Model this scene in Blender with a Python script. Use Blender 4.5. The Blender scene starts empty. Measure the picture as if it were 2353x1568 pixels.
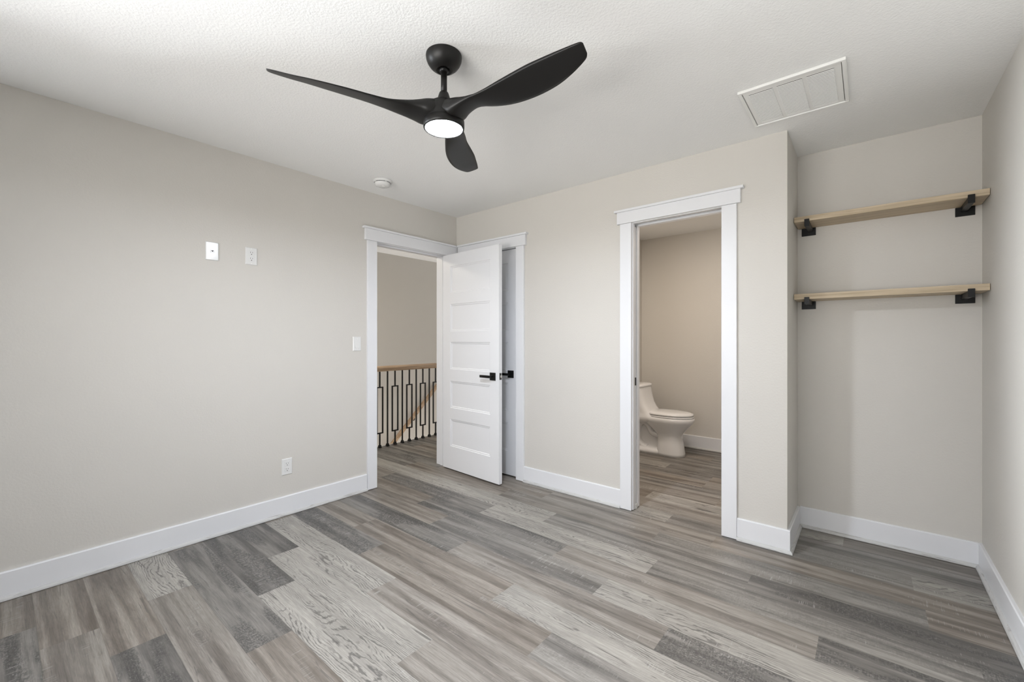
import bpy, bmesh, math, random
from mathutils import Vector, Matrix

SC = bpy.context.scene
COL = SC.collection
R = math.radians
PI = math.pi

# ------------------------------------------------------------------ camera
cam_d = bpy.data.cameras.new('camera')
cam = bpy.data.objects.new('camera', cam_d)
COL.objects.link(cam)
cam_d.sensor_fit = 'HORIZONTAL'
cam_d.sensor_width = 36.0
cam_d.lens = 980.9 / 2353 * 36.0
cam_d.shift_y = -4.5 / 2353
cam_d.clip_start = 0.05
cam.location = (3.139, -2.909, 1.2335)
cam.rotation_euler = (R(90), 0, 0.6942)
SC.camera = cam

# ------------------------------------------------------------------ world, exposure, daylight
SC.view_settings.view_transform = 'Standard'
SC.view_settings.look = 'None'
SC.view_settings.gamma = 1.0
SC.view_settings.use_curve_mapping = False
SC.view_settings.exposure = 0.0

world = bpy.data.worlds.new('sky')
SC.world = world
world.use_nodes = True
wn = world.node_tree
bg = wn.nodes['Background']
bg.inputs[0].default_value = (1.0, 0.97, 0.95, 1)
bg.inputs[1].default_value = 5.5


def area(name, loc, rot, sx, sy, power, color):
    d = bpy.data.lights.new(name, 'AREA')
    d.shape = 'RECTANGLE'
    d.size, d.size_y = sx, sy
    d.energy = power
    d.color = color
    o = bpy.data.objects.new(name, d)
    o.location = loc
    o.rotation_euler = rot
    COL.objects.link(o)
    return o


# daylight through the windows of the wall behind the camera
area('daylight_sky', (2.9, -5.5, 1.50), (R(91), 0, R(28)), 2.4, 1.9, 30, (0.92, 0.98, 1.08))
area('ground_fill', (2.0, -8.60, -0.40), (R(114), 0, 0), 5.0, 2.2, 310, (1.03, 1.0, 0.92))  # added panel low outside, aimed up to brighten the ceiling
# added source outside an added left-wall window, to brighten the right side
area('left_fill', (-1.9, -5.1, 1.50), (R(92), 0, R(-48)), 1.8, 1.6, 1230, (0.94, 1.0, 1.06))
# added fill lights for landing, bathroom and stairwell, out of view, without fixtures
area('landing_fill', (-1.15, -0.95, 2.40), (0, 0, 0), 0.3, 0.3, 17.0, (1.06, 0.97, 0.82))
area('bathroom_fill', (1.75, 0.62, 2.41), (0, 0, 0), 0.7, 0.5, 19.5, (1.12, 0.98, 0.85))
area('stair_fill', (-1.16, 0.7, -1.30), (R(100), 0, R(90)), 1.6, 0.8, 7.0, (1.0, 0.93, 0.82))


# ------------------------------------------------------------------ materials
def new_mat(name):
    m = bpy.data.materials.new(name)
    m.use_nodes = True
    nt = m.node_tree
    b = nt.nodes['Principled BSDF']
    return m, nt, b


def N(nt, t, **kw):
    n = nt.nodes.new(t)
    for k, v in kw.items():
        setattr(n, k, v)
    return n


def L(nt, a, b):
    nt.links.new(a, b)


def bumped(name, color, rough, scale, strength, dist, detail=3.0, spec=0.3, metallic=0.0, var=0.0):
    m, nt, b = new_mat(name)
    b.inputs['Base Color'].default_value = (*color, 1)
    b.inputs['Roughness'].default_value = rough
    b.inputs['Metallic'].default_value = metallic
    b.inputs['Specular IOR Level'].default_value = spec
    geo = N(nt, 'ShaderNodeNewGeometry')
    if scale:
        no = N(nt, 'ShaderNodeTexNoise')
        no.inputs['Scale'].default_value = scale
        no.inputs['Detail'].default_value = detail
        no.inputs['Roughness'].default_value = 0.5
        L(nt, geo.outputs['Position'], no.inputs['Vector'])
        bp_ = N(nt, 'ShaderNodeBump')
        bp_.inputs['Strength'].default_value = strength
        bp_.inputs['Distance'].default_value = dist
        L(nt, no.outputs['Fac'], bp_.inputs['Height'])
        L(nt, bp_.outputs['Normal'], b.inputs['Normal'])
    if var:
        n2 = N(nt, 'ShaderNodeTexNoise')
        n2.inputs['Scale'].default_value = 2.0
        n2.inputs['Detail'].default_value = 2.0
        L(nt, geo.outputs['Position'], n2.inputs['Vector'])
        mx = N(nt, 'ShaderNodeMix', data_type='RGBA')
        mx.inputs[6].default_value = (*[c * (1 - var) for c in color], 1)
        mx.inputs[7].default_value = (*[min(1, c * (1 + var)) for c in color], 1)
        L(nt, n2.outputs['Fac'], mx.inputs[0])
        L(nt, mx.outputs[2], b.inputs['Base Color'])
    return m


M = {}
M['wall'] = bumped('greige_wall_paint', (0.625, 0.602, 0.562), 0.55, 95, 0.4, 0.0022, 2.0, 0.25, var=0.012)
M['ceil'] = bumped('textured_ceiling_paint', (0.87, 0.87, 0.86), 0.85, 115, 0.58, 0.0023, 2.0, 0.12)
M['trim'] = bumped('white_trim_paint', (0.765, 0.772, 0.792), 0.32, 90, 0.05, 0.001, 2.0, 0.4)
M['plastic'] = bumped('white_plastic', (0.74, 0.74, 0.73), 0.18, 0, 0, 0, spec=0.5)
M['dark'] = bumped('dark_slot', (0.02, 0.02, 0.02), 0.6, 0, 0, 0)
M['black'] = bumped('matte_black_metal', (0.005, 0.005, 0.0052), 0.40, 180, 0.05, 0.0005, spec=0.3)
M['fan'] = bumped('charcoal_fan_finish', (0.007, 0.0065, 0.006), 0.42, 220, 0.08, 0.0005, spec=0.32)
M['steel'] = bumped('latch_steel', (0.75, 0.74, 0.72), 0.2, 0, 0, 0, metallic=1.0)
M['porcelain'] = bumped('white_porcelain', (0.80, 0.80, 0.805), 0.08, 0, 0, 0, spec=0.6)
M['vent'] = bumped('white_enamel', (0.84, 0.84, 0.82), 0.35, 120, 0.03, 0.0005, spec=0.4)

m, nt, b = new_mat('lit_diffuser')
b.inputs['Base Color'].default_value = (0.9, 0.9, 0.88, 1)
b.inputs['Emission Color'].default_value = (0.94, 1.0, 1.10, 1)
b.inputs['Emission Strength'].default_value = 640.0
M['lit'] = m

m = bpy.data.materials.new('window_glass')
m.use_nodes = True
nt = m.node_tree
nt.nodes.clear()
out = N(nt, 'ShaderNodeOutputMaterial')
tr = N(nt, 'ShaderNodeBsdfTransparent')
gl = N(nt, 'ShaderNodeBsdfGlossy')
gl.inputs['Roughness'].default_value = 0.02
fr = N(nt, 'ShaderNodeFresnel')
mx = N(nt, 'ShaderNodeMixShader')
L(nt, fr.outputs[0], mx.inputs[0])
L(nt, tr.outputs[0], mx.inputs[1])
L(nt, gl.outputs[0], mx.inputs[2])
L(nt, mx.outputs[0], out.inputs[0])
M['glass'] = m


def oak(name, base, dark, ax, rough=0.5):
    """long-grained oak: grain along axis ax (0 x, 1 y)"""
    m, nt, b = new_mat(name)
    geo = N(nt, 'ShaderNodeNewGeometry')
    mp = N(nt, 'ShaderNodeMapping')
    sc = [60, 60, 60]
    sc[ax] = 2.2
    mp.inputs['Scale'].default_value = sc
    L(nt, geo.outputs['Position'], mp.inputs['Vector'])
    n1 = N(nt, 'ShaderNodeTexNoise')
    n1.inputs['Scale'].default_value = 1.0
    n1.inputs['Detail'].default_value = 5
    n1.inputs['Roughness'].default_value = 0.65
    n1.inputs['Distortion'].default_value = 0.4
    L(nt, mp.outputs[0], n1.inputs['Vector'])
    rp = N(nt, 'ShaderNodeValToRGB')
    rp.color_ramp.elements[0].position = 0.32
    rp.color_ramp.elements[0].color = (*dark, 1)
    rp.color_ramp.elements[1].position = 0.62
    rp.color_ramp.elements[1].color = (*base, 1)
    L(nt, n1.outputs['Fac'], rp.inputs[0])
    L(nt, rp.outputs[0], b.inputs['Base Color'])
    b.inputs['Roughness'].default_value = rough
    bp_ = N(nt, 'ShaderNodeBump')
    bp_.inputs['Strength'].default_value = 0.15
    bp_.inputs['Distance'].default_value = 0.001
    L(nt, n1.outputs['Fac'], bp_.inputs['Height'])
    L(nt, bp_.outputs[0], b.inputs['Normal'])
    return m


M['oak'] = oak('pale_oak_shelf', (0.58, 0.475, 0.335), (0.36, 0.28, 0.18), 0)
M['oakrail'] = oak('oak_handrail', (0.52, 0.38, 0.25), (0.30, 0.19, 0.11), 1, 0.35)


def shoe_material():
    m, nt, b = new_mat('whitewashed_shoe_moulding')
    geo = N(nt, 'ShaderNodeNewGeometry')
    n0 = N(nt, 'ShaderNodeTexNoise')
    n0.inputs['Scale'].default_value = 5.0
    n0.inputs['Detail'].default_value = 4
    n0.inputs['Roughness'].default_value = 0.7
    n0.inputs['Distortion'].default_value = 0.6
    mp = N(nt, 'ShaderNodeMapping')
    mp.inputs['Scale'].default_value = (1.5, 1.5, 22)
    L(nt, geo.outputs['Position'], mp.inputs['Vector'])
    L(nt, mp.outputs[0], n0.inputs['Vector'])
    rp = N(nt, 'ShaderNodeValToRGB')
    e = rp.color_ramp.elements
    e[0].position, e[0].color = 0.30, (0.33, 0.32, 0.31, 1)
    e[1].position, e[1].color = 0.48, (0.56, 0.56, 0.55, 1)
    L(nt, n0.outputs['Fac'], rp.inputs[0])
    L(nt, rp.outputs[0], b.inputs['Base Color'])
    b.inputs['Roughness'].default_value = 0.5
    return m


M['shoe'] = shoe_material()


def floor_material():
    """vinyl planks: UV in metres (u along the plank, v across); per-plank colour attributes
    base, dark, feat = (wavy cathedral grain, distressed patches, knots)"""
    m, nt, b = new_mat('weathered_plank_floor')

    def math_(op, a, b_=None, c=None, clamp=False):
        n = N(nt, 'ShaderNodeMath', operation=op)
        n.use_clamp = clamp
        for i, x in enumerate((a, b_, c)):
            if x is None:
                continue
            if isinstance(x, (int, float)):
                n.inputs[i].default_value = x
            else:
                L(nt, x, n.inputs[i])
        return n.outputs[0]

    def attr(name):
        n = N(nt, 'ShaderNodeAttribute')
        n.attribute_name = name
        return n

    def noise(su, sv, off=0.0, detail=3.0, rough=0.55, dist=0.0):
        cb = N(nt, 'ShaderNodeCombineXYZ')
        L(nt, math_('MULTIPLY', U, su), cb.inputs[0])
        L(nt, math_('MULTIPLY', V, sv), cb.inputs[1])
        L(nt, math_('ADD', SEED, off), cb.inputs[2])
        n = N(nt, 'ShaderNodeTexNoise')
        n.inputs['Scale'].default_value = 1.0
        n.inputs['Detail'].default_value = detail
        n.inputs['Roughness'].default_value = rough
        n.inputs['Distortion'].default_value = dist
        L(nt, cb.outputs[0], n.inputs['Vector'])
        return n.outputs['Fac']

    def ramp(x, lo, hi, clamp=True):
        n = N(nt, 'ShaderNodeMapRange')
        n.inputs['From Min'].default_value = lo
        n.inputs['From Max'].default_value = hi
        n.clamp = clamp
        n.interpolation_type = 'SMOOTHSTEP'
        L(nt, x, n.inputs['Value'])
        return n.outputs[0]

    def mix(fac, a, c):
        n = N(nt, 'ShaderNodeMix', data_type='RGBA')
        if isinstance(fac, (int, float)):
            n.inputs[0].default_value = fac
        else:
            L(nt, fac, n.inputs[0])
        for i, x in ((6, a), (7, c)):
            if isinstance(x, tuple):
                n.inputs[i].default_value = (*x, 1)
            else:
                L(nt, x, n.inputs[i])
        return n.outputs[2]

    uv = N(nt, 'ShaderNodeUVMap')
    uv.uv_map = 'UVMap'
    sp = N(nt, 'ShaderNodeSeparateXYZ')
    L(nt, uv.outputs[0], sp.inputs[0])
    U, V = sp.outputs[0], sp.outputs[1]
    seed = attr('seed')
    SEED = math_('MULTIPLY', seed.outputs['Fac'], 37.0)
    base = attr('base').outputs['Color']
    dark = attr('dark').outputs['Color']
    ft = N(nt, 'ShaderNodeSeparateColor')
    L(nt, attr('feat').outputs['Color'], ft.inputs[0])
    WAVY, DIST, KNOT = ft.outputs[0], ft.outputs[1], ft.outputs[2]

    # broad lengthwise tone bands
    bands = ramp(noise(0.55, 17.0, 1.3, 2.0, 0.5, 0.2), 0.40, 0.62)
    clouds = ramp(noise(3.0, 20.0, 4.1, 4.0, 0.6, 0.5), 0.35, 0.70)
    tone = math_('ADD', math_('MULTIPLY', bands, 0.62), math_('MULTIPLY', clouds, 0.38))
    amt = math_('MULTIPLY', tone, math_('MULTIPLY_ADD', WAVY, -0.55, 1.0))
    col = mix(amt, base, dark)
    # fine grain
    fine = noise(7.0, 260.0, 7.7, 4.0, 0.7)
    fine2 = noise(22.0, 420.0, 9.2, 2.0, 0.6)
    fg = math_('ADD', math_('MULTIPLY', fine, 0.6), math_('MULTIPLY', fine2, 0.4))
    med = noise(4.0, 95.0, 5.3, 3.0, 0.6)
    g = math_('MULTIPLY_ADD', math_('ADD', math_('MULTIPLY', fg, 0.7), math_('MULTIPLY', med, 0.3)), 2.2, -0.10)
    gm = N(nt, 'ShaderNodeMix', data_type='RGBA', blend_type='MULTIPLY')
    gm.inputs[0].default_value = 1.0
    L(nt, col, gm.inputs[6])
    cc = N(nt, 'ShaderNodeCombineColor')
    for i in range(3):
        L(nt, g, cc.inputs[i])
    L(nt, cc.outputs[0], gm.inputs[7])
    col = gm.outputs[2]

    # wavy cathedral grain lines: contour lines of a stretched noise field
    fld = noise(1.7, 7.0, 2.2, 1.5, 0.45, 0.0)
    wob = noise(14.0, 40.0, 6.4, 2.0, 0.6, 0.0)
    ph = math_('ADD', math_('MULTIPLY', fld, 120.0), math_('MULTIPLY', V, 480.0))
    ph = math_('ADD', ph, math_('MULTIPLY', wob, 11.0))
    sn = math_('MULTIPLY_ADD', math_('SINE', ph), 0.5, 0.5)
    line = ramp(sn, 0.64, 0.98)
    wmask = ramp(noise(1.3, 11.0, 11.5, 2.0, 0.5, 0.3), 0.40, 0.52)
    brk = ramp(noise(9.0, 50.0, 3.9, 3.0, 0.7), 0.36, 0.54)
    lm = math_('MULTIPLY', math_('MULTIPLY', line, wmask), math_('MULTIPLY', brk, WAVY))
    col = mix(math_('MULTIPLY', lm, 0.72), col, (0.080, 0.076, 0.072))
    # dark torn splits inside the pale planks and the cracks of the beige ones
    sp1 = noise(2.6, 34.0, 21.0, 3.0, 0.6, 0.9)
    spl = ramp(sp1, 0.625, 0.675)
    col = mix(math_('MULTIPLY', spl, math_('MULTIPLY_ADD', WAVY, 0.22, 0.50)), col, (0.080, 0.074, 0.069))

    # distressed patches: fine broken hatching
    h1 = noise(70.0, 170.0, 13.0, 3.0, 0.7)
    h2 = noise(200.0, 40.0, 15.0, 2.0, 0.5)
    hh = ramp(math_('ADD', math_('MULTIPLY', h1, 0.65), math_('MULTIPLY', h2, 0.35)), 0.36, 0.60)
    dm = ramp(noise(1.9, 11.0, 17.0, 2.5, 0.55, 0.4), 0.43, 0.56)
    dmask = math_('MULTIPLY', dm, DIST)
    col = mix(math_('MULTIPLY', math_('MULTIPLY', hh, dmask), 0.80), col, (0.050, 0.048, 0.046))
    h3 = ramp(noise(60.0, 200.0, 19.0, 2.0, 0.7), 0.60, 0.70)
    col = mix(math_('MULTIPLY', math_('MULTIPLY', h3, dmask), 0.6), col, (0.30, 0.295, 0.285))

    # pale saw marks across the grain
    sw = ramp(noise(230.0, 9.0, 23.0, 1.0, 0.5), 0.60, 0.68)
    swm = ramp(noise(2.6, 16.0, 25.0, 1.0, 0.5), 0.60, 0.68)
    col = mix(math_('MULTIPLY', math_('MULTIPLY', sw, swm), 0.45), col, (0.42, 0.41, 0.39))

    # knots: stretched rings round one or two centres per plank
    kk = None
    for (ku, kv, rr) in ((0.46, 0.085, 1.0), (0.93, 0.060, 0.7)):
        du = math_('MULTIPLY', math_('SUBTRACT', U, ku), 0.42)
        dv = math_('SUBTRACT', V, kv)
        d2 = math_('ADD', math_('MULTIPLY', du, du), math_('MULTIPLY', dv, dv))
        d = math_('SQRT', d2)
        dd = math_('ADD', d, math_('MULTIPLY', math_('SUBTRACT', noise(9.0, 26.0, 31.0 + ku, 2.0), 0.5), 0.03))
        ring = ramp(math_('MULTIPLY_ADD', math_('SINE', math_('MULTIPLY', dd, 780.0)), 0.5, 0.5), 0.35, 1.0)
        msk = ramp(math_('MULTIPLY', dd, -1.0), -0.062 * rr, -0.020 * rr)
        core = ramp(math_('MULTIPLY', dd, -1.0), -0.022 * rr, -0.004)
        part = math_('ADD', math_('MULTIPLY', math_('MULTIPLY', ring, msk), 0.32), math_('MULTIPLY', core, 0.5), clamp=True)
        kk = part if kk is None else math_('MAXIMUM', kk, part)
    col = mix(math_('MULTIPLY', kk, KNOT), col, (0.12, 0.105, 0.095))

    # seam along the long edges
    sv = math_('LESS_THAN', V, 0.0011)
    col = mix(math_('MULTIPLY', sv, 0.45), col, (0.05, 0.045, 0.04))

    L(nt, col, b.inputs['Base Color'])
    rg = math_('MULTIPLY_ADD', fine, 0.20, 0.33)
    L(nt, rg, b.inputs['Roughness'])
    b.inputs['Specular IOR Level'].default_value = 0.35
    bp_ = N(nt, 'ShaderNodeBump')
    bp_.inputs['Strength'].default_value = 0.22
    bp_.inputs['Distance'].default_value = 0.0012
    L(nt, math_('SUBTRACT', fg, math_('MULTIPLY', lm, 0.4)), bp_.inputs['Height'])
    L(nt, bp_.outputs[0], b.inputs['Normal'])
    return m


M['floor'] = floor_material()


# ------------------------------------------------------------------ mesh helpers
def box(bm, x0, x1, y0, y1, z0, z1):
    v = [bm.verts.new((x, y, z)) for x in (x0, x1) for y in (y0, y1) for z in (z0, z1)]
    for f in ((0, 1, 3, 2), (4, 6, 7, 5), (0, 4, 5, 1), (2, 3, 7, 6), (0, 2, 6, 4), (1, 5, 7, 3)):
        bm.faces.new([v[i] for i in f])


def B(*boxes):
    bm = bmesh.new()
    for a in boxes:
        box(bm, *a)
    bmesh.ops.recalc_face_normals(bm, faces=bm.faces)
    return bm


def prism(bm, pts, axis, a, b):
    """pts 2D profile, extruded along axis from a to b. axis 0: (y,z) 1: (x,z) 2: (x,y)"""
    def P(p, t):
        return {0: (t, p[0], p[1]), 1: (p[0], t, p[1]), 2: (p[0], p[1], t)}[axis]
    A = [bm.verts.new(P(p, a)) for p in pts]
    Bv = [bm.verts.new(P(p, b)) for p in pts]
    n = len(pts)
    for i in range(n):
        bm.faces.new((A[i], A[(i + 1) % n], Bv[(i + 1) % n], Bv[i]))
    bm.faces.new(A[::-1])
    bm.faces.new(Bv)


def lathe(bm, prof, c=(0, 0), seg=48, cap=True):
    rings = []
    for r, z in prof:
        if r < 1e-6:
            rings.append([bm.verts.new((c[0], c[1], z))])
        else:
            rings.append([bm.verts.new((c[0] + r * math.cos(2 * PI * i / seg), c[1] + r * math.sin(2 * PI * i / seg), z)) for i in range(seg)])
    for a, b_ in zip(rings[:-1], rings[1:]):
        for i in range(seg):
            j = (i + 1) % seg
            if len(a) == 1:
                bm.faces.new((a[0], b_[j], b_[i]))
            elif len(b_) == 1:
                bm.faces.new((a[i], a[j], b_[0]))
            else:
                bm.faces.new((a[i], a[j], b_[j], b_[i]))
    if cap:
        if len(rings[0]) > 1:
            bm.faces.new(rings[0][::-1])
        if len(rings[-1]) > 1:
            bm.faces.new(rings[-1])


def loft(bm, rings, cap=True):
    vs = [[bm.verts.new(p) for p in r] for r in rings]
    n = len(vs[0])
    for a, b_ in zip(vs[:-1], vs[1:]):
        for i in range(n):
            j = (i + 1) % n
            bm.faces.new((a[i], a[j], b_[j], b_[i]))
    if cap:
        bm.faces.new(vs[0][::-1])
        bm.faces.new(vs[-1])


def tube(bm, pts, rad, seg=12):
    pts = [Vector(p) for p in pts]
    rings = []
    for i, p in enumerate(pts):
        d = (pts[min(i + 1, len(pts) - 1)] - pts[max(i - 1, 0)]).normalized()
        up = Vector((0, 0, 1)) if abs(d.z) < 0.95 else Vector((1, 0, 0))
        s = d.cross(up).normalized()
        t = s.cross(d)
        r = rad[i] if isinstance(rad, (list, tuple)) else rad
        rings.append([p + s * r * math.cos(2 * PI * k / seg) + t * r * math.sin(2 * PI * k / seg) for k in range(seg)])
    loft(bm, rings)


def obj(name, bm, mat, parent=None, bevel=0.0, smooth=False, segs=2, loc=None):
    bmesh.ops.recalc_face_normals(bm, faces=bm.faces)
    me = bpy.data.meshes.new(name)
    bm.to_mesh(me)
    bm.free()
    if mat is not None:
        me.materials.append(mat)
    if smooth:
        for p in me.polygons:
            p.use_smooth = True
    o = bpy.data.objects.new(name, me)
    COL.objects.link(o)
    if parent is not None:
        o.parent = parent
        top = parent
        while top.parent:
            top = top.parent
        # geometry is given in world coordinates: shift into the thing's frame
        o.data.transform(Matrix.Translation(-Vector(top['_base'])) if '_base' in top else Matrix())
    if bevel:
        bv = o.modifiers.new('bevel', 'BEVEL')
        bv.width = bevel
        bv.segments = segs
        bv.limit_method = 'ANGLE'
        bv.angle_limit = R(35)
        bv.harden_normals = False
    return o


TOPS = []


def thing(name, base, label=None, cat=None, group=None, kind=None):
    o = bpy.data.objects.new(name, None)
    o.empty_display_size = 0.05
    o.location = base
    o['_base'] = tuple(base)
    COL.objects.link(o)
    TOPS.append(o)
    tag(o, label, cat, group, kind)
    return o


def tag(o, label=None, cat=None, group=None, kind=None):
    for k, v in (('label', label), ('category', cat), ('group', group), ('kind', kind)):
        if v:
            o[k] = v
    return o


def struct(name, bm, mat, label=None, cat=None, bevel=0.0, smooth=False):
    o = obj(name, bm, mat, None, bevel, smooth)
    return tag(o, label, cat, None, 'structure')


H = 2.44
X1, D, W = 2.784, 0.475, 3.614           # pier corner, alcove depth, right wall
YR = -4.02                               # wall behind the camera
# openings
HA0, HA1, HAZ = -0.902, -0.137, 2.038    # landing doorway in the left wall (y range)
CB0, CB1, CBZ = 0.100, 0.772, 2.040      # closet doorway in the back wall (x range)
PB0, PB1, PBZ = 1.845, 2.433, 2.064      # bathroom doorway in the back wall (x range)
J = 0.019

# ------------------------------------------------------------------ floor
ROW0, RW, LP = -2.462, 0.173, 1.222
JOINT = {-9: .2, -8: .7, -7: 1.0, -6: .3, -5: .75, -4: 1.1, -3: .4, -2: 0.62, -1: .882, 0: .537, 1: 1.268, 2: .893, 3: .545, 4: 1.27, 5: .90, 6: .55,
         7: 1.265, 8: .896, 9: .54, 10: 1.02, 11: .23, 12: .898, 13: 1.195, 14: .87, 15: .35, 16: .583, 17: 1.05, 18: .15, 19: .86,
         20: .86, 21: .426, 22: .3, 23: .1, 24: .7, 25: 1.1, 26: .3, 27: .8}
# kind of every plank the photograph shows, from the plank holding x=.05 on rightwards, by row
KINDS = {-3: 'BDKW', -2: 'BKDW', -1: 'BDKG', 0: 'WKDG', 1: 'DBWK', 2: 'DWKG', 3: 'DWKB', 4: 'WKBG', 5: 'DBGK', 6: 'BBWG', 7: 'DKDB', 8: 'BGWG',
         9: 'BDKD', 10: 'DWGD', 11: 'WWGD', 12: 'BKGB', 13: 'BKBG', 14: 'BWGW', 15: 'BGKG', 16: 'GBWK', 17: 'GKBD', 18: 'BGGW', 19: 'GBKG', 20: 'KGBG', 21: 'BWGG',
         22: 'GKGB', 23: 'BGGK', 24: 'KBGG', 25: 'GGBK', 26: 'BKGG'}
PAL = {  # base, dark, feat(wavy, distress, knot)
    'W': ((0.370, 0.354, 0.328), (0.190, 0.180, 0.166), (1.0, 0.12, 0.0)),
    'D': ((0.235, 0.223, 0.209), (0.100, 0.095, 0.090), (0.0, 1.0, 0.0)),
    'K': ((0.296, 0.275, 0.251), (0.121, 0.107, 0.095), (0.16, 0.0, 1.0)),
    'B': ((0.299, 0.271, 0.241), (0.131, 0.112, 0.096), (0.0, 0.15, 0.0)),
    'G': ((0.285, 0.271, 0.253), (0.105, 0.098, 0.092), (0.05, 0.35, 0.15)),
}


def build_floor():
    rnd = random.Random(7)
    xa, xb, ya, yb = -1.150, 3.75, YR - 0.12, 2.24
    verts, faces, uvs, att = [], [], [], []
    k0 = math.floor((ya - ROW0) / RW)
    k1 = math.ceil((yb - ROW0) / RW)
    for k in range(k0, k1):
        y0, y1 = ROW0 + k * RW, ROW0 + (k + 1) * RW
        c0, c1 = max(y0, ya), min(y1, yb)
        j = JOINT.get(k, rnd.random() * LP)
        s = j - LP * math.ceil((j - xa) / LP) - LP
        first = None
        while s < xb:
            e = s + LP
            a, b_ = max(s, xa), min(e, xb)
            if b_ > a + 1e-4:
                idx = math.floor((e - 0.06) / LP)                      # 0 = the plank at x = .06
                ks = KINDS.get(k)
                if ks and -1 < idx < len(ks):
                    kd = ks[idx]
                else:
                    kd = rnd.choice('BKGDWG')
                sd = rnd.random()
                base, dark, feat = PAL[kd]
                jit = 0.95 + rnd.uniform(-0.06, 0.06)
                if kd in 'KB' and rnd.random() < 0.4:
                    jit *= 0.93
                n = len(verts)
                verts += [(a, c0, 0), (b_, c0, 0), (b_, c1, 0), (a, c1, 0)]
                faces.append((n, n + 1, n + 2, n + 3))
                fl = rnd.random() < 0.4 and kd != 'W'
                u0, u1 = a - s, b_ - s
                v0, v1 = c0 - y0, c1 - y0
                if fl:
                    u0, u1 = LP - u0, LP - u1
                uvs += [(u0, v0), (u1, v0), (u1, v1), (u0, v1)]
                att.append(([c * jit * w for c, w in zip(base, (1.015, 1.0, .975))], [c * jit * w for c, w in zip(dark, (1.02, 1.0, .97))], feat, sd))
            s = e
    me = bpy.data.meshes.new('floor')
    me.from_pydata(verts, [], faces)
    uvl = me.uv_layers.new(name='UVMap')
    for i, u in enumerate(uvs):
        uvl.data[i].uv = u
    for nm, ix in (('base', 0), ('dark', 1), ('feat', 2)):
        at = me.attributes.new(nm, 'FLOAT_COLOR', 'FACE')
        for i, a in enumerate(att):
            at.data[i].color = (*a[ix], 1)
    at = me.attributes.new('seed', 'FLOAT', 'FACE')
    for i, a in enumerate(att):
        at.data[i].value = a[3]
    me.materials.append(M['floor'])
    # give the boards thickness below the walking surface
    bm = bmesh.new()
    bm.from_mesh(me)
    box(bm, xa, xb, ya, yb, -0.20, -0.0005)
    bm.to_mesh(me)
    bm.free()
    o = bpy.data.objects.new('floor', me)
    COL.objects.link(o)
    tag(o, 'grey weathered wood plank floor', 'floor', None, 'structure')


build_floor()

# ------------------------------------------------------------------ walls and ceiling
struct('ceiling', B((-2.20, 3.75, YR - 0.13, 2.75, H, H + 0.12)), M['ceil'])
T = 0.14
LY0, LY1 = -3.84, -2.96
WX0, WX1, WZ0, WZ1 = 0.80, 3.00, 0.68, 2.12
struct('wall_left', B(
    (-T, 0, YR, LY0, 0, H), (-T, 0, LY1, HA0 - J, 0, H), (-T, 0, LY0, LY1, 0, WZ0), (-T, 0, LY0, LY1, WZ1, H), (-T, 0, HA1 + J, 0.0, 0, H), (-T, 0, HA0 - J, HA1 + J, HAZ + J, H)), M['wall'])
TB = 0.115
bm = B((-T, CB0 - J, 0, TB, 0, H), (CB1 + J, PB0 - J, 0, TB, 0, H), (PB1 + J, X1, 0, TB, 0, H),
       (CB0 - J, CB1 + J, 0, TB, CBZ + J, H), (PB0 - J, PB1 + J, 0, TB, PBZ + J, H))
struct('wall_back', bm, M['wall'])
struct('wall_alcove_side', B((X1 - 0.12, X1, TB, D, 0, H)), M['wall'])
struct('wall_alcove_back', B((X1 - 0.12, W, D, D + 0.12, 0, H)), M['wall'])
struct('wall_right', B((W, W + 0.12, YR, D + 0.12, 0, H)), M['wall'])
WX0, WX1, WZ0, WZ1 = 0.80, 3.00, 0.68, 2.12
struct('wall_rear', B((-T, WX0, YR - 0.12, YR, 0, H), (WX1, W + 0.12, YR - 0.12, YR, 0, H),
                      (WX0, WX1, YR - 0.12, YR, 0, WZ0), (WX0, WX1, YR - 0.12, YR, WZ1, H)), M['wall'])
# bathroom shell
BXL, BYB = 1.02, 2.115
struct('wall_bathroom_back', B((BXL - 0.1, 2.86, BYB, BYB + 0.12, 0, H)), M['wall'])
struct('wall_bathroom_left', B((BXL - 0.1, BXL, TB, BYB, 0, H)), M['wall'])
struct('wall_bathroom_right', B((2.76, 2.86, D + 0.12, BYB, 0, H)), M['wall'])
# landing and stairwell shell
struct('wall_landing', B((-2.20, -2.075, -2.62, 2.75, -2.8, H)), M['wall'])
struct('wall_landing_far', B((-2.075, BXL - 0.1, 2.62, 2.75, -2.8, H)), M['wall'])
struct('wall_landing_near', B((-2.075, -T, -2.62, -2.50, -2.8, H)), M['wall'])
struct('wall_landing_side', B((0.0 - T, 0.9, TB + 0.6, TB + 0.7, 0, H), (-T, -0.04, TB, TB + 0.6, 0, H)), M['wall'])
struct('wall_stair', B((-1.13, -1.10, -2.5, 2.62, -2.8, -0.201)), M['wall'])

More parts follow.
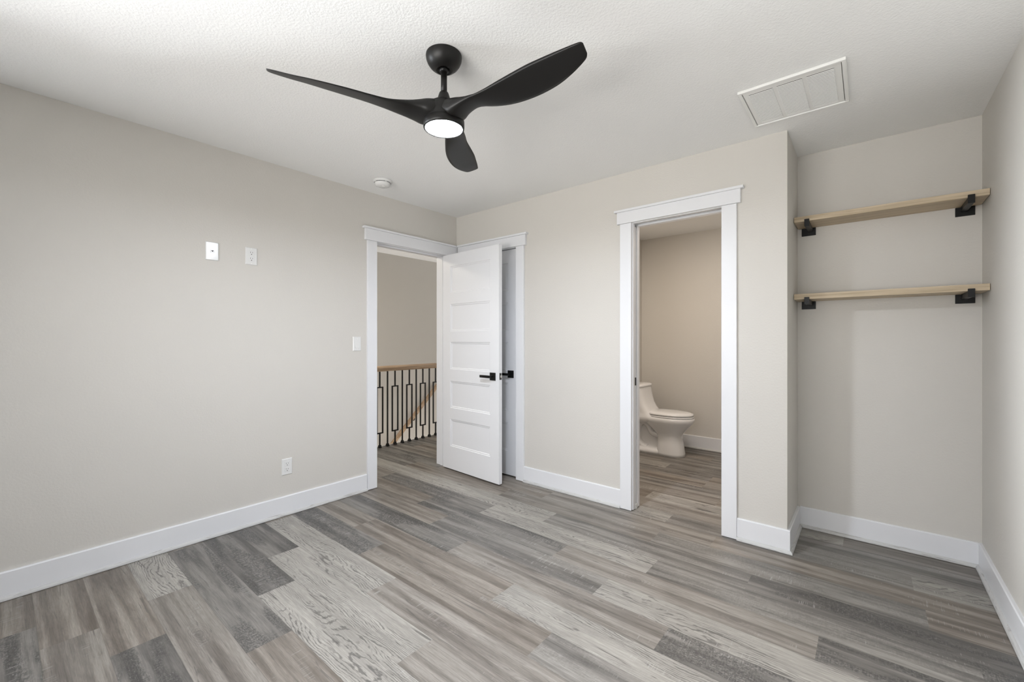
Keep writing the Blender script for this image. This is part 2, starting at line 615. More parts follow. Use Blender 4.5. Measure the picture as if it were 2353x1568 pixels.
# window behind the camera
win = thing('window_1', ((WX0 + WX1) / 2, YR, WZ0), kind='structure')
fy0, fy1 = YR - 0.09, YR - 0.03
mid = (WX0 + WX1) / 2
obj('window_frame', B((WX0, WX0 + .05, fy0, fy1, WZ0, WZ1), (WX1 - .05, WX1, fy0, fy1, WZ0, WZ1), (mid - .03, mid + .03, fy0, fy1, WZ0, WZ1),
                      (WX0, WX1, fy0, fy1, WZ0, WZ0 + .05), (WX0, WX1, fy0, fy1, WZ1 - .05, WZ1),
                      (WX0, WX1, fy0 + .01, fy1 - .01, 1.38, 1.42)), M['trim'], win)
obj('window_pane', B((WX0 + .05, mid - .03, YR - .062, YR - .058, WZ0 + .05, WZ1 - .05)), M['glass'], win)
obj('window_pane', B((mid + .03, WX1 - .05, YR - .062, YR - .058, WZ0 + .05, WZ1 - .05)), M['glass'], win)
obj('window_sill', B((WX0 - .06, WX1 + .06, YR - .03, YR + .05, WZ0 - .02, WZ0)), M['trim'], win, bevel=.004)

win2 = thing('window_added', (0, (LY0 + LY1) / 2, WZ0), kind='structure')  # unseen window, added to let more light reach the right side
obj('window_frame', B((-.09, -.03, LY0, LY0 + .05, WZ0, WZ1), (-.09, -.03, LY1 - .05, LY1, WZ0, WZ1), (-.09, -.03, LY0, LY1, WZ0, WZ0 + .05),
                      (-.09, -.03, LY0, LY1, WZ1 - .05, WZ1), (-.08, -.04, LY0, LY1, 1.38, 1.42)), M['trim'], win2)
obj('window_pane', B((-.062, -.058, LY0 + .05, LY1 - .05, WZ0 + .05, WZ1 - .05)), M['glass'], win2)
obj('window_sill', B((-.03, .05, LY0 - .02, LY1 + .02, WZ0 - .02, WZ0)), M['trim'], win2, bevel=.004)

# ------------------------------------------------------------------ baseboards with shoe moulding
BH, BT, SD, SH = 0.134, 0.015, 0.0135, 0.018


def qround(depth, height):
    pts = [(0, 0)]
    for i in range(7):
        a = i / 6 * PI / 2
        pts.append((depth * math.cos(a), height * math.sin(a)))
    return pts


def baseboard(name, axis, wall, sgn, a, b, mitre_a=0, mitre_b=0, h=BH, sa=None, sb=None):
    """axis 1: runs along y on plane x=wall; axis 0: runs along x on plane y=wall; sgn = into room"""
    root = thing(name, ((wall, (a + b) / 2, 0) if axis == 1 else ((a + b) / 2, wall, 0)), kind='structure')
    bm = bmesh.new()
    prof = [(0, 0.012), (BT, 0.012), (BT, h - 0.004), (BT - 0.004, h), (0, h)]
    prism(bm, [(wall + sgn * p, q) for p, q in prof], axis, a, b)
    obj('board', bm, M['trim'], root)
    bm = bmesh.new()
    # the shoe is mitred at its ends: a positive mitre lengthens the outer edge
    q = qround(SD, SH)
    A, Bb = (a if sa is None else sa), (b if sb is None else sb)
    ring = []
    for t, mt in ((A, -mitre_a), (Bb, mitre_b)):
        row = []
        for (p, z) in q:
            off = BT + p
            tt = t + mt * p
            row.append((wall + sgn * off, tt, z + 0.0024) if axis == 1 else (tt, wall + sgn * off, z + 0.0024))
        ring.append(row)
    loft(bm, ring)
    obj('shoe_moulding', bm, M['shoe'], root)
    return root


CW, CT = 0.089, 0.019                    # casing width and thickness
baseboard('baseboard_left', 1, 0.0, 1, YR + BT, HA0 - 0.005 - CW)
baseboard('baseboard_back', 0, 0.0, -1, CB1 + 0.003 + CW - 0.003, PB0 - CW)
baseboard('baseboard_pier', 0, 0.0, -1, PB1 + 0.002 + CW, X1 + BT, mitre_b=1)
baseboard('baseboard_alcove_side', 1, X1, 1, 0.0, D - BT, mitre_a=1, mitre_b=-1, sa=-BT)
baseboard('baseboard_alcove', 0, D, -1, X1 + BT, W - BT, mitre_a=-1, mitre_b=-1)
baseboard('baseboard_right', 1, W, -1, YR + BT, D, mitre_b=-1, sb=D - BT)
baseboard('baseboard_bathroom', 0, BYB, -1, BXL, 2.76, h=0.145)


# ------------------------------------------------------------------ door casings (trim)
def casing(name, axis, plane, sgn, o0, o1, oz, left=True, right=True, cap0=None, cap1=None, fz=0.088, wall_t=0.14, label=None):
    """axis 0: opening runs along x on plane y=plane; axis 1: along y on plane x=plane. sgn = into the room"""
    def bx(a0, a1, d0, d1, z0, z1):
        lo, hi = sorted((plane + sgn * d0, plane + sgn * d1))
        return (a0, a1, lo, hi, z0, z1) if axis == 0 else (lo, hi, a0, a1, z0, z1)
    base = ((o0 + o1) / 2, plane, 0) if axis == 0 else (plane, (o0 + o1) / 2, 0)
    root = thing(name, base, kind='structure')
    g = 0.004
    e0, e1 = o0 - g - CW + 0.003, o1 + g + CW - 0.003
    if left:
        obj('side_casing', B(bx(e0, o0 - g, 0, CT, 0.004, oz + 0.003)), M['trim'], root, bevel=.0015)
    if right:
        obj('side_casing', B(bx(o1 + g, e1, 0, CT, 0.004, oz + 0.003)), M['trim'], root, bevel=.0015)
    c0 = cap0 if cap0 is not None else e0 - 0.022
    c1 = cap1 if cap1 is not None else e1 + 0.022
    k0 = c0 - (0.018 if cap0 is None else 0)
    k1 = c1 + (0.018 if cap1 is None else 0)
    obj('head_casing', B(bx(c0, c1, 0, CT + 0.006, oz + 0.004, oz + 0.004 + fz)), M['trim'], root, bevel=.0015)
    obj('head_cap', B(bx(k0, k1, 0, CT + 0.018, oz + 0.004 + fz, oz + 0.004 + fz + 0.016)), M['trim'], root, bevel=.002)
    return root, bx


# landing doorway
tr1, bx = casing('trim_1', 1, 0.0, 1, HA0, HA1, HAZ, cap1=0.0, fz=0.092)
obj('jamb', B(bx(HA0 - J, HA0, -T, 0, 0, HAZ), bx(HA1, HA1 + J, -T, 0, 0, HAZ), bx(HA0 - J, HA1 + J, -T, 0, HAZ, HAZ + J)), M['trim'], tr1, bevel=.001)
obj('door_stop', B(bx(HA0, HA0 + .011, -.075, -.040, 0, HAZ), bx(HA1 - .011, HA1, -.075, -.040, 0, HAZ), bx(HA0, HA1, -.075, -.040, HAZ - .011, HAZ)), M['trim'], tr1, bevel=.001)
# closet doorway
tr2, bx = casing('trim_2', 0, 0.0, -1, CB0, CB1, CBZ, left=False, cap0=CT + 0.026, fz=0.090)
obj('side_casing', B(bx(CT + .002, CB0 - .004, 0, CT, 0.004, CBZ + .003)), M['trim'], tr2, bevel=.0015)
obj('jamb', B(bx(CB0 - J, CB0, -TB, 0, 0, CBZ), bx(CB1, CB1 + J, -TB, 0, 0, CBZ), bx(CB0 - J, CB1 + J, -TB, 0, CBZ, CBZ + J)), M['trim'], tr2, bevel=.001)
# bathroom doorway with a split jamb for the pocket door
tr3, bx = casing('trim_3', 0, 0.0, -1, PB0, PB1, PBZ, fz=0.084)
obj('side_jamb', B(bx(PB0 - J, PB0 + .002, -.033, -.002, 0.004, PBZ)), M['trim'], tr3, bevel=.002)
obj('side_jamb', B(bx(PB0 - J, PB0 + .002, -TB, -.076, 0.004, PBZ)), M['trim'], tr3, bevel=.002)
obj('side_jamb', B(bx(PB1, PB1 + J, -TB, 0, 0.004, PBZ)), M['trim'], tr3, bevel=.001)
obj('head_jamb', B(bx(PB0 - J, PB1 + J, -.033, 0, PBZ, PBZ + J)), M['trim'], tr3, bevel=.002)
obj('head_jamb', B(bx(PB0 - J, PB1 + J, -TB, -.076, PBZ - .006, PBZ + J)), M['trim'], tr3, bevel=.002)
obj('door_track', B(bx(PB0 - J, PB1 + J, -.076, -.033, PBZ + .012, PBZ + J)), M['dark'], tr3)


# ------------------------------------------------------------------ panel doors
def panel_leaf(bm, w, z0, z1, t, rows, xl, xr, depth=0.006, both=True):
    """leaf in local frame: x 0..w, y 0 (front) .. t (back)"""
    def side(yf, s):
        # stiles and rails as flat frame with recessed, stepped panels
        xs = [0, xl, xr, w]
        zs = [z0] + [z for r in sorted(rows) for z in r] + [z1]
        for i in range(3):
            for j in range(len(zs) - 1):
                a, b_, c, d = xs[i], xs[i + 1], zs[j], zs[j + 1]
                if i == 1 and j % 2 == 1:
                    loops = [(a, b_, c, d, 0), (a + .004, b_ - .004, c + .004, d - .004, .004), (a + .014, b_ - .014, c + .014, d - .014, .005),
                             (a + .018, b_ - .018, c + .018, d - .018, depth + .003)]
                    vl = []
                    for (p, q, r, u, dep) in loops:
                        y = yf + s * dep
                        vl.append([bm.verts.new(v) for v in ((p, y, r), (q, y, r), (q, y, u), (p, y, u))])
                    for A, Bq in zip(vl[:-1], vl[1:]):
                        for k in range(4):
                            bm.faces.new((A[k], A[(k + 1) % 4], Bq[(k + 1) % 4], Bq[k]))
                    bm.faces.new(vl[-1])
                else:
                    bm.faces.new([bm.verts.new(v) for v in ((a, yf, c), (b_, yf, c), (b_, yf, d), (a, yf, d))])
    side(0, 1)
    side(t, -1)
    # edges
    for x in (0, w):
        bm.faces.new([bm.verts.new(v) for v in ((x, 0, z0), (x, t, z0), (x, t, z1), (x, 0, z1))])
    for z in (z0, z1):
        bm.faces.new([bm.verts.new(v) for v in ((0, 0, z), (w, 0, z), (w, t, z), (0, t, z))])
    bmesh.ops.remove_doubles(bm, verts=bm.verts, dist=1e-5)


def lever_handle(parent, cx, cz, yf, s, to):
    """square rosette and flat lever on face y=yf, sticking out along s (+-1), lever pointing along to (+-1) in x. Local frame."""
    def q(a0, a1, d0, d1, z0, z1):
        lo, hi = sorted((yf + s * d0, yf + s * d1))
        return (a0, a1, lo, hi, z0, z1)
    h = .033
    o = raw('door_handle', B(q(cx - .008, cx + .008, .006, .050, cz - .008, cz + .008)), M['black'], parent, bevel=.002)
    raw('rosette', B(q(cx - h, cx + h, 0, .008, cz - h, cz + h)), M['black'], o, bevel=.0015)
    x0, x1 = sorted((cx - to * .011, cx + to * .112))
    raw('lever', B(q(x0, x1, .042, .054, cz - .011, cz + .011)), M['black'], o, bevel=.0015)
    return o


def raw(name, bm, mat, parent, bevel=0.0, smooth=False):
    bmesh.ops.recalc_face_normals(bm, faces=bm.faces)
    me = bpy.data.meshes.new(name)
    bm.to_mesh(me)
    bm.free()
    me.materials.append(mat)
    if smooth:
        for p in me.polygons:
            p.use_smooth = True
    o = bpy.data.objects.new(name, me)
    COL.objects.link(o)
    o.parent = parent
    if bevel:
        bv = o.modifiers.new('bevel', 'BEVEL')
        bv.width = bevel
        bv.segments = 2
        bv.limit_method = 'ANGLE'
    return o


ROWS = [(.226, .482), (.587, .840), (.950, 1.206), (1.305, 1.562), (1.666, 1.918)]
# open leaf of the landing door
door1 = bpy.data.objects.new('door_1', None)
COL.objects.link(door1)
door1.location = (0.007, -0.183, 0)
ang = math.atan2(-0.048, 0.761)
door1.rotation_euler = (0, 0, ang)
tag(door1, kind='structure')
bm = bmesh.new()
panel_leaf(bm, .7625, .012, 2.030, .035, ROWS, .112, .655)
raw('door_leaf', bm, M['trim'], door1)
lever_handle(door1, .690, .915, 0, -1, -1)
lever_handle(door1, .690, .915, .035, 1, -1)
o = raw('latch_plate', B((.7625, .7637, .006, .029, .890, .948)), M['black'], door1)
raw('latch_bolt', B((.763, .772, .011, .024, .908, .930)), M['steel'], o, bevel=.002)
raw('latch_screw', B((.7637, .7642, .015, .020, .938, .943)), M['steel'], o)
raw('latch_screw', B((.7637, .7642, .015, .020, .895, .900)), M['steel'], o)
for z in (.20, 1.02, 1.83):
    bm = bmesh.new()
    lathe(bm, [(.006, z - .045), (.006, z + .045)], (-.004, .040), 16)
    raw('hinge', bm, M['black'], door1)

# closed closet leaf
door2 = bpy.data.objects.new('door_2', None)
COL.objects.link(door2)
door2.location = (CB0 + .003, .024, 0)
tag(door2, kind='structure')
bm = bmesh.new()
wl = CB1 - CB0 - .006
panel_leaf(bm, wl, .012, 2.036, .035, ROWS, .112, wl - .118)
raw('door_leaf', bm, M['trim'], door2)
lever_handle(door2, .582, .919, 0, -1, -1)

# pocket door, slid into the wall
door3 = bpy.data.objects.new('door_3', None)
COL.objects.link(door3)
door3.location = (PB0 - .006 - .60, .037, 0)
tag(door3, kind='structure')
bm = bmesh.new()
panel_leaf(bm, .60, .012, 2.050, .035, ROWS, .10, .50)
raw('door_leaf', bm, M['trim'], door3)
raw('edge_pull', B((.600, .6035, .008, .027, .896, .953)), M['black'], door3)
raw('bottom_guide', B((.600, .612, .004, .031, .002, .035)), M['plastic'], door3)


# ------------------------------------------------------------------ ceiling fan
FX, FY = 1.754, -1.698
fan = thing('ceiling_fan', (FX, FY, H), 'matte black three-blade ceiling fan with lit round lamp', 'ceiling fan')
bm = bmesh.new()
lathe(bm, [(.0750, 2.4398), (.0760, 2.434), (.0745, 2.421), (.069, 2.407), (.060, 2.394), (.048, 2.3835), (.037, 2.3775), (.031, 2.3755), (.029, 2.379), (.018, 2.386)], (FX, FY))
obj('canopy', bm, M['fan'], fan, smooth=True)
bm = bmesh.new()
lathe(bm, [(.0, 2.388), (.017, 2.386), (.021, 2.378), (.017, 2.369), (.0135, 2.367)], (FX, FY), 32)
obj('hanger_ball', bm, M['black'], fan, smooth=True)
bm = bmesh.new()
lathe(bm, [(.0130, 2.378), (.0130, 2.268)], (FX, FY), 32)
obj('downrod', bm, M['fan'], fan, smooth=True)
bm = bmesh.new()
lathe(bm, [(.0135, 2.284), (.017, 2.283), (.0195, 2.279), (.022, 2.272), (.028, 2.252), (.034, 2.235)], (FX, FY), 40)
obj('rod_cover', bm, M['fan'], fan, smooth=True)
bm = bmesh.new()
lathe(bm, [(.0, 2.243), (.030, 2.242), (.050, 2.237), (.066, 2.226), (.075, 2.208), (.079, 2.190), (.0825, 2.172), (.0862, 2.160), (.0865, 2.150), (.0, 2.150)], (FX, FY), 64)
obj('motor_housing', bm, M['fan'], fan, smooth=True)
bm = bmesh.new()
lathe(bm, [(.0865, 2.158), (.0868, 2.138), (.086, 2.130), (.083, 2.1265), (.0785, 2.1265), (.0785, 2.134), (.05, 2.140), (.0, 2.140)], (FX, FY), 64)
obj('light_ring', bm, M['fan'], fan, smooth=True)
bm = bmesh.new()
lathe(bm, [(.0785, 2.1315), (.0775, 2.1290), (.06, 2.1280), (.0, 2.1275)], (FX, FY), 64, cap=False)
obj('light_diffuser', bm, M['lit'], fan, smooth=True)


def blade_mesh():
    # stations along the radius: leading and trailing edge (tangential offset, height), thickness
    S = [.020, .055, .085, .115, .17, .24, .31, .38, .45, .52, .58, .63, .650, .657]
    pt = [.056, .058, .052, .040, .029, .040, .051, .055, .051, .039, .019, -.002, -.014, -.026]
    pz = [2.190, 2.186, 2.184, 2.186, 2.187, 2.174, 2.167, 2.166, 2.168, 2.173, 2.181, 2.192, 2.198, 2.204]
    mt = [-.064, -.068, -.070, -.069, -.068, -.065, -.068, -.073, -.077, -.077, -.077, -.075, -.072, -.064]
    mz = [2.190, 2.176, 2.170, 2.171, 2.178, 2.187, 2.196, 2.203, 2.209, 2.213, 2.215, 2.217, 2.218, 2.2175]
    th = [.096, .092, .080, .058, .030, .014, .010, .009, .008, .007, .006, .005, .004, .002]
    up = [.004, .008, .012, .012, .006, .001, 0, 0, 0, 0, 0, 0, 0, 0]
    n = 10
    rings = []
    # resample for smoothness
    def cr(arr, t):
        i = max(0, min(len(arr) - 2, int(t)))
        f = t - i
        p0, p1, p2, p3 = arr[max(i - 1, 0)], arr[i], arr[i + 1], arr[min(i + 2, len(arr) - 1)]
        return .5 * (2 * p1 + (p2 - p0) * f + (2 * p0 - 5 * p1 + 4 * p2 - p3) * f * f + (3 * p1 - p0 - 3 * p2 + p3) * f ** 3)
    steps = 44
    for s in range(steps + 1):
        t = s / steps * (len(S) - 1)
        r, a, az, b_, bz, h, u = [cr(q, t) for q in (S, pt, pz, mt, mz, th, up)]
        ring = []
        for k in range(2 * n):
            if k <= n:
                f = k / n
                sg = 1
            else:
                f = (2 * n - k) / n
                sg = -1
            prof = math.sqrt(max(0.0, 1 - (2 * f - 1) ** 2))
            tt = a + (b_ - a) * f
            zz = az + (bz - az) * f + sg * h / 2 * prof + u * prof
            ring.append((r, tt, zz))
        rings.append(ring)
    bm = bmesh.new()
    loft(bm, rings)
    return bm


for angd in (8.0, -112.0, 128.0):
    bm = blade_mesh()
    a = R(angd)
    mtx = Matrix.Translation((FX, FY, 0)) @ Matrix.Rotation(a, 4, 'Z')
    bmesh.ops.transform(bm, matrix=mtx, verts=bm.verts)
    obj('blade', bm, M['fan'], fan, smooth=True)

# ------------------------------------------------------------------ return air grille on the ceiling
vx0, vx1, vy0, vy1 = 2.650, 3.070, -.603, -.174
vent = thing('air_return_grille', ((vx0 + vx1) / 2, (vy0 + vy1) / 2, H), 'white rectangular louvred air return grille on the ceiling', 'vent')
bm = bmesh.new()
fw_ = .016
for a in ((vx0, vx1, vy0, vy0 + fw_), (vx0, vx1, vy1 - fw_, vy1), (vx0, vx0 + fw_, vy0 + fw_, vy1 - fw_), (vx1 - fw_, vx1, vy0 + fw_, vy1 - fw_)):
    box(bm, *a, H - .014, H - .0002)
obj('frame', bm, M['vent'], vent, bevel=.003)
# face plate with three louvred openings
cols = [(2.690, 2.792), (2.808, 2.909), (2.925, 3.027)]
py0, py1 = -.552, -.208
ix0, ix1, iy0, iy1 = vx0 + fw_ + .003, vx1 - fw_ - .003, vy0 + fw_ + .003, vy1 - fw_ - .003
bm = bmesh.new()
zt, zb = H - .004, H - .009
xs = [ix0] + [c for p in cols for c in p] + [ix1]
for i in range(0, len(xs), 2):
    box(bm, xs[i], xs[i + 1], iy0, iy1, zb, zt)
for p in cols:
    box(bm, p[0], p[1], iy0, py0, zb, zt)
    box(bm, p[0], p[1], py1, iy1, zb, zt)
obj('face_plate', bm, M['vent'], vent)
for p in cols:
    bm = bmesh.new()
    n = 26
    for k in range(n):
        y = py0 + (k + .5) * (py1 - py0) / n
        prof = [(y + .0030, H - .0113), (y + .0024, H - .0119), (y - .0034, H - .0096), (y - .0028, H - .0090)]
        prism(bm, prof, 0, p[0], p[1])
    obj('louver_panel', bm, M['vent'], vent)
obj('backing', B((ix0, ix1, iy0, iy1, H - .0025, H - .0003)), M['dark'], vent)

# ------------------------------------------------------------------ smoke detector
sx, sy = 0.300, -1.040
sm = thing('smoke_detector', (sx, sy, H), 'round white smoke detector on the ceiling near the left wall', 'smoke detector')
bm = bmesh.new()
lathe(bm, [(.070, H - .0002), (.072, H - .004), (.071, H - .010), (.062, H - .013), (.060, H - .0165)], (sx, sy))
obj('mounting_plate', bm, M['plastic'], sm, smooth=True)
bm = bmesh.new()
for k in range(24):
    if k % 6 == 5:
        continue
    a0, a1 = 2 * PI * k / 24 + .03, 2 * PI * (k + 1) / 24 - .03
    pts = [(sx + r_ * math.cos(a), sy + r_ * math.sin(a)) for r_, a in ((.0595, a0), (.0595, a1), (.050, a1), (.050, a0))]
    prism(bm, pts, 2, H - .0195, H - .0160)
obj('vent_slots', bm, M['dark'], sm)
bm = bmesh.new()
lathe(bm, [(.053, H - .016), (.058, H - .0195), (.0585, H - .024), (.056, H - .032), (.050, H - .040), (.036, H - .0455), (.0, H - .047)], (sx, sy))
obj('cover', bm, M['plastic'], sm, smooth=True)
bm = bmesh.new()
lathe(bm, [(.011, H - .0440), (.011, H - .0485), (.009, H - .0495), (.0, H - .0495)], (sx + .022, sy - .008), 24)
obj('test_button', bm, M['vent'], sm, smooth=True)


# ------------------------------------------------------------------ wall plates on the left wall
def wall_plate(name, y, z, label, cat, kind, group=None):
    root = thing(name, (0, y, z), label, cat, group)
    bm = bmesh.new()
    w2, h2 = .035, .057
    loops = [(w2, h2, 0.0003), (w2, h2, .002), (w2 - .003, h2 - .003, .0052), (w2 - .0045, h2 - .0045, .0058)]
    rings = [[(d, y + a * w, z + b_ * h) for a, b_ in ((-1, -1), (1, -1), (1, 1), (-1, 1))] for (w, h, d) in loops]
    loft(bm, rings)
    obj('plate', bm, M['plastic'], root)
    F = .0058
    for s in (-1, 1):
        bm = bmesh.new()
        zz = z + s * (.0415 if kind != 'outlet' else .0485)
        pts = [(y + .0028 * math.cos(2 * PI * i / 14), zz + .0028 * math.sin(2 * PI * i / 14)) for i in range(14)]
        prism(bm, pts, 0, F, F + .0008)
        obj('screw', bm, M['vent'], root)
    if kind == 'jack':
        obj('jack', B((F, F + .004, y - .010, y + .010, z - .009, z + .009)), M['plastic'], root, bevel=.001)
        obj('socket', B((F + .0038, F + .0043, y - .0062, y + .0062, z - .001, z + .004), (F + .0038, F + .0043, y - .0022, y + .0022, z - .0045, z)), M['dark'], root)
    elif kind == 'outlet':
        for s in (-1, 1):
            c = z + s * .0195
            r0 = obj('receptacle', B((F - .001, F + .0016, y - .0165, y + .0165, c - .0165, c + .0165)), M['plastic'], root, bevel=.0012)
            obj('slot', B((F + .0016, F + .002, y - .0072, y - .0052, c + .001, c + .0095)), M['dark'], r0)
            obj('slot', B((F + .0016, F + .002, y + .0052, y + .0072, c + .001, c + .0085)), M['dark'], r0)
            bm = bmesh.new()
            pts = [(y + .0028 * math.cos(2 * PI * i / 14), c - .0075 + .0028 * math.sin(2 * PI * i / 14)) for i in range(14)]
            prism(bm, pts, 0, F + .0016, F + .002)
            obj('ground_hole', bm, M['dark'], r0)
    else:
        bm = bmesh.new()
        pr = [(F, z - .033), (F + .0055, z - .033), (F + .0012, z + .001), (F + .0008, z + .033), (F, z + .033)]
        prism(bm, pr, 1, y - .0165, y + .0165)
        obj('rocker', bm, M['plastic'], root, bevel=.0006)
    return root


wall_plate('cable_plate', -2.0605, 1.781, 'white glossy plate with one small jack high on left wall', 'wall plate', 'jack')
wall_plate('power_outlet', -1.8405, 1.782, 'white duplex power outlet high on the left wall beside the jack plate', 'outlet', 'outlet')
wall_plate('power_outlet', -1.6145, .3365, 'white duplex power outlet low on the left wall above the baseboard', 'outlet', 'outlet')
wall_plate('light_switch', -1.078, 1.195, 'white rocker light switch beside the landing doorway', 'light switch', 'switch')

# ------------------------------------------------------------------ alcove shelves on iron brackets
for nm, z0, z1, lab, bl in (('upper', 1.9575, 1.990, 'upper pale oak shelf board in the alcove', 'upper'),
                            ('lower', 1.4785, 1.5125, 'lower pale oak shelf board in the alcove', 'lower')):
    o = obj('wall_shelf', B((X1 + .003, W - .003, .262, D - .0005, z0, z1)), M['oak'], None, bevel=.0012)
    tag(o, lab, 'shelf', 'oak boards across the alcove')
    for side, xa_, xp in (('left', 2.854, 2.845), ('right', 3.546, 3.550)):
        br = thing('shelf_bracket', (xa_, D, z0), 'black metal bracket under the %s end of the %s oak shelf' % (side, bl), 'bracket', 'brackets under the alcove shelves')
        obj('wall_plate', B((xp - .038, xp + .038, D - .005, D, z0 - .0505, z0 - .0008)), M['black'], br, bevel=.001)
        obj('arm', B((xa_ - .0125, xa_ + .0125, .2560, D - .004, z0 - .028, z0 - .0004)), M['black'], br, bevel=.001)
        obj('front_lip', B((xa_ - .0125, xa_ + .0125, .2500, .2615, z0 - .032, z0 + .012)), M['black'], br, bevel=.001)

# ------------------------------------------------------------------ landing railing
RX = -1.112
rail = thing('stair_railing', (RX, .26, 0), 'landing railing with oak handrail and black iron balusters seen through doorway', 'railing')
bm = bmesh.new()
prof = [(-.018, .864), (.018, .864), (.021, .874), (.031, .886), (.034, .903), (.029, .917), (.014, .926), (-.014, .926), (-.029, .917), (-.034, .903), (-.031, .886), (-.021, .874)]
prism(bm, [(RX + a, z) for a, z in prof], 1, -1.75, 2.60)
obj('handrail', bm, M['oakrail'], rail, smooth=False, bevel=.002)
hw = .0065
for k in range(-9, 16):
    y = -.147 + .1018 * k
    bm = bmesh.new()
    if k % 2:
        box(bm, RX - hw, RX + hw, y - hw, y + hw, .02, .868)
    else:
        box(bm, RX - hw, RX + hw, y - hw, y + hw, .02, .160)
        box(bm, RX - hw, RX + hw, y - hw, y + hw, .688, .868)
        box(bm, RX - hw, RX + hw, y - .044, y - .044 + 2 * hw, .158, .690)
        box(bm, RX - hw, RX + hw, y + .044 - 2 * hw, y + .044, .158, .690)
        box(bm, RX - hw, RX + hw, y - .044 + 2 * hw, y + .044 - 2 * hw, .158, .158 + 2 * hw)
        box(bm, RX - hw, RX + hw, y - .044 + 2 * hw, y + .044 - 2 * hw, .690 - 2 * hw, .690)
    o = obj('baluster', bm, M['black'], rail)
    bm = bmesh.new()
    loops = [(.0165, 0.001), (.0165, .012), (.013, .018), (.0125, .028), (.010, .031)]
    loft(bm, [[(RX + a * w, y + b_ * w, z) for a, b_ in ((-1, -1), (1, -1), (1, 1), (-1, 1))] for w, z in loops])
    obj('baluster_shoe', bm, M['black'], o, bevel=.0015)
struct('trim_4', B((-1.165, -1.1505, -2.5, 2.62, -.22, .0)), M['trim'])

# handrail along the stair wall
hr = thing('wall_handrail', (-2.02, 1.2, .2), 'sloping oak handrail on the stairwell wall behind the balusters', 'handrail')
p0 = Vector((-2.015, -.35, -1.165))
p1 = Vector((-2.015, 2.0, 1.01))
dirv = (p1 - p0).normalized()
nrm = Vector((0, -dirv.z, dirv.y))
side = Vector((1, 0, 0))
cs = [(-.020, -.024), (.020, -.024), (.026, 0.0), (.022, .020), (.010, .030), (-.010, .030), (-.022, .020), (-.026, 0)]
bm = bmesh.new()
loft(bm, [[p + side * a + nrm * b_ for a, b_ in cs] for p in (p0, p1)])
obj('rail', bm, M['oakrail'], hr)
for y in (-.1, 1.03, 1.9):
    t = (y - p0.y) / (p1.y - p0.y)
    p = p0 + (p1 - p0) * t
    bm = bmesh.new()
    tube(bm, [p + Vector((0, 0, -.03)), p + Vector((0, 0, -.065)), p + Vector((-.02, 0, -.085)), p + Vector((-.058, 0, -.085))], .007, 10)
    obj('bracket', bm, M['black'], hr, smooth=True)

# ------------------------------------------------------------------ toilet
TY = 1.680
toi = thing('toilet', (1.40, TY, 0), 'white one-piece toilet with closed lid in the bathroom', 'toilet')


def egg(xb, xf, hw_, z, n=40, sq=2.0, back=.5):
    """plan outline: pointed-round at the front (xf), squarer behind (xb)"""
    cx = xb + (xf - xb) * back
    pts = []
    for i in range(n):
        a = 2 * PI * i / n
        c, s = math.cos(a), math.sin(a)
        e = 2 / (sq if c >= 0 else sq + 1.2)
        rx = (xf - cx) if c >= 0 else (cx - xb)
        px = cx + rx * math.copysign(abs(c) ** e, c)
        py = TY + hw_ * math.copysign(abs(s) ** e, s)
        pts.append((px, py, z))
    return pts


bm = bmesh.new()
loft(bm, [egg(1.395, 1.672, .122, 0.0015, sq=2.5), egg(1.398, 1.668, .120, .03, sq=2.5), egg(1.402, 1.652, .108, .13, sq=2.4), egg(1.400, 1.640, .102, .20, sq=2.3),
          egg(1.380, 1.650, .112, .235, sq=2.2), egg(1.335, 1.688, .136, .280, sq=2.1), egg(1.285, 1.726, .160, .325, sq=2.1), egg(1.255, 1.752, .176, .355, sq=2.1),
          egg(1.245, 1.762, .182, .368, sq=2.1), egg(1.240, 1.766, .184, .385, sq=2.1), egg(1.240, 1.764, .182, .402, sq=2.1), egg(1.243, 1.756, .176, .408, sq=2.1)])
obj('bowl', bm, M['porcelain'], toi, smooth=True)
bm = bmesh.new()
loft(bm, [egg(1.045, 1.50, .120, .0015, sq=3, back=.4), egg(1.045, 1.50, .118, .035, sq=3, back=.4), egg(1.05, 1.48, .105, .050, sq=3, back=.4), egg(1.08, 1.44, .036, .075, sq=3, back=.4),
          egg(1.09, 1.44, .030, .20, sq=3, back=.4), egg(1.08, 1.44, .040, .345, sq=3, back=.4)])
obj('base', bm, M['porcelain'], toi, smooth=True)
bm = bmesh.new()
P_ = []
ctrl = [(1.47, .235), (1.40, .205), (1.335, .225), (1.300, .290), (1.245, .330), (1.190, .290), (1.175, .200), (1.190, .110), (1.240, .060), (1.30, .045)]
for i in range(len(ctrl) - 1):
    q = [ctrl[max(i - 1, 0)], ctrl[i], ctrl[i + 1], ctrl[min(i + 2, len(ctrl) - 1)]]
    for f in (0, .25, .5, .75):
        P_.append(tuple(.5 * (2 * q[1][k] + (q[2][k] - q[0][k]) * f + (2 * q[0][k] - 5 * q[1][k] + 4 * q[2][k] - q[3][k]) * f * f
                              + (3 * q[1][k] - q[0][k] - 3 * q[2][k] + q[3][k]) * f ** 3) for k in (0, 1)))
P_ = [(x, TY, z) for x, z in P_]
rings = []
for i, p in enumerate(P_):
    a_, b_ = Vector(P_[max(0, i - 1)]), Vector(P_[min(len(P_) - 1, i + 1)])
    d = (b_ - a_).normalized()
    n_ = Vector((-d.z, 0, d.x))
    rr = .042
    rings.append([Vector(p) + n_ * rr * math.cos(2 * PI * k / 20) + Vector((0, 1, 0)) * .078 * math.sin(2 * PI * k / 20) for k in range(20)])
loft(bm, rings)
obj('trapway', bm, M['porcelain'], toi, smooth=True)
# tank sweeping down into the deck
bm = bmesh.new()


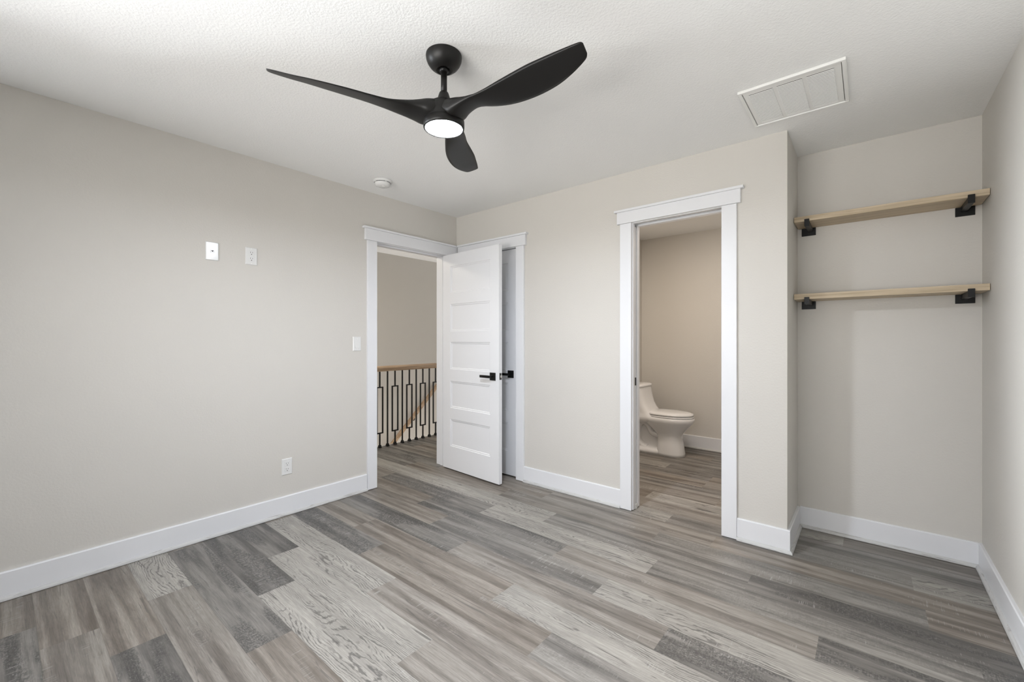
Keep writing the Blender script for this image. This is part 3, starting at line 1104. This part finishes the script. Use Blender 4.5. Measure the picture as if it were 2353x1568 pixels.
def rrect(x0, x1, hw_, z, n=36, sq=5.0):
    cx, rx = (x0 + x1) / 2, (x1 - x0) / 2
    out = []
    for i in range(n):
        a = 2 * PI * i / n
        c, s = math.cos(a), math.sin(a)
        e = 2 / sq
        out.append((cx + rx * math.copysign(abs(c) ** e, c), TY + hw_ * math.copysign(abs(s) ** e, s), z))
    return out


loft(bm, [rrect(1.045, 1.33, .150, .335), rrect(1.042, 1.42, .172, .360), rrect(1.040, 1.44, .180, .385, sq=4), rrect(1.038, 1.430, .181, .405, sq=4), rrect(1.036, 1.395, .176, .425, sq=4),
          rrect(1.035, 1.360, .175, .450), rrect(1.034, 1.327, .177, .490), rrect(1.033, 1.300, .181, .535), rrect(1.032, 1.282, .184, .590),
          rrect(1.031, 1.268, .187, .650), rrect(1.030, 1.262, .189, .700), rrect(1.030, 1.261, .189, .706)])
obj('tank', bm, M['porcelain'], toi, smooth=True)
bm = bmesh.new()
loft(bm, [rrect(1.028, 1.262, .190, .7075), rrect(1.024, 1.268, .194, .712), rrect(1.024, 1.268, .194, .722), rrect(1.026, 1.263, .191, .731), rrect(1.034, 1.245, .180, .737), rrect(1.06, 1.20, .15, .739)])
tl = obj('tank_lid', bm, M['porcelain'], toi, smooth=True)
bm = bmesh.new()
lathe(bm, [(.018, .738), (.018, .743), (.014, .745), (0, .745)], (1.145, TY), 24)
obj('flush_button', bm, M['steel'], tl, smooth=True)
bm = bmesh.new()
loft(bm, [egg(1.300, 1.752, .170, .4095), egg(1.296, 1.760, .177, .413), egg(1.296, 1.761, .178, .421), egg(1.300, 1.756, .173, .4255)])
obj('seat', bm, M['porcelain'], toi, smooth=True)
bm = bmesh.new()
loft(bm, [egg(1.295, 1.748, .168, .4295), egg(1.290, 1.757, .176, .433), egg(1.288, 1.759, .178, .442), egg(1.296, 1.752, .171, .452), egg(1.33, 1.72, .140, .461), egg(1.42, 1.62, .07, .465)])
obj('lid', bm, M['porcelain'], toi, smooth=True)
for sg in (-1, 1):
    obj('seat_hinge', B((1.285, 1.325, TY + sg * .08 - .02, TY + sg * .08 + .02, .40, .445)), M['porcelain'], toi, bevel=.004)

# drop the working property
for o in TOPS:
    if '_base' in o:
        del o['_base']
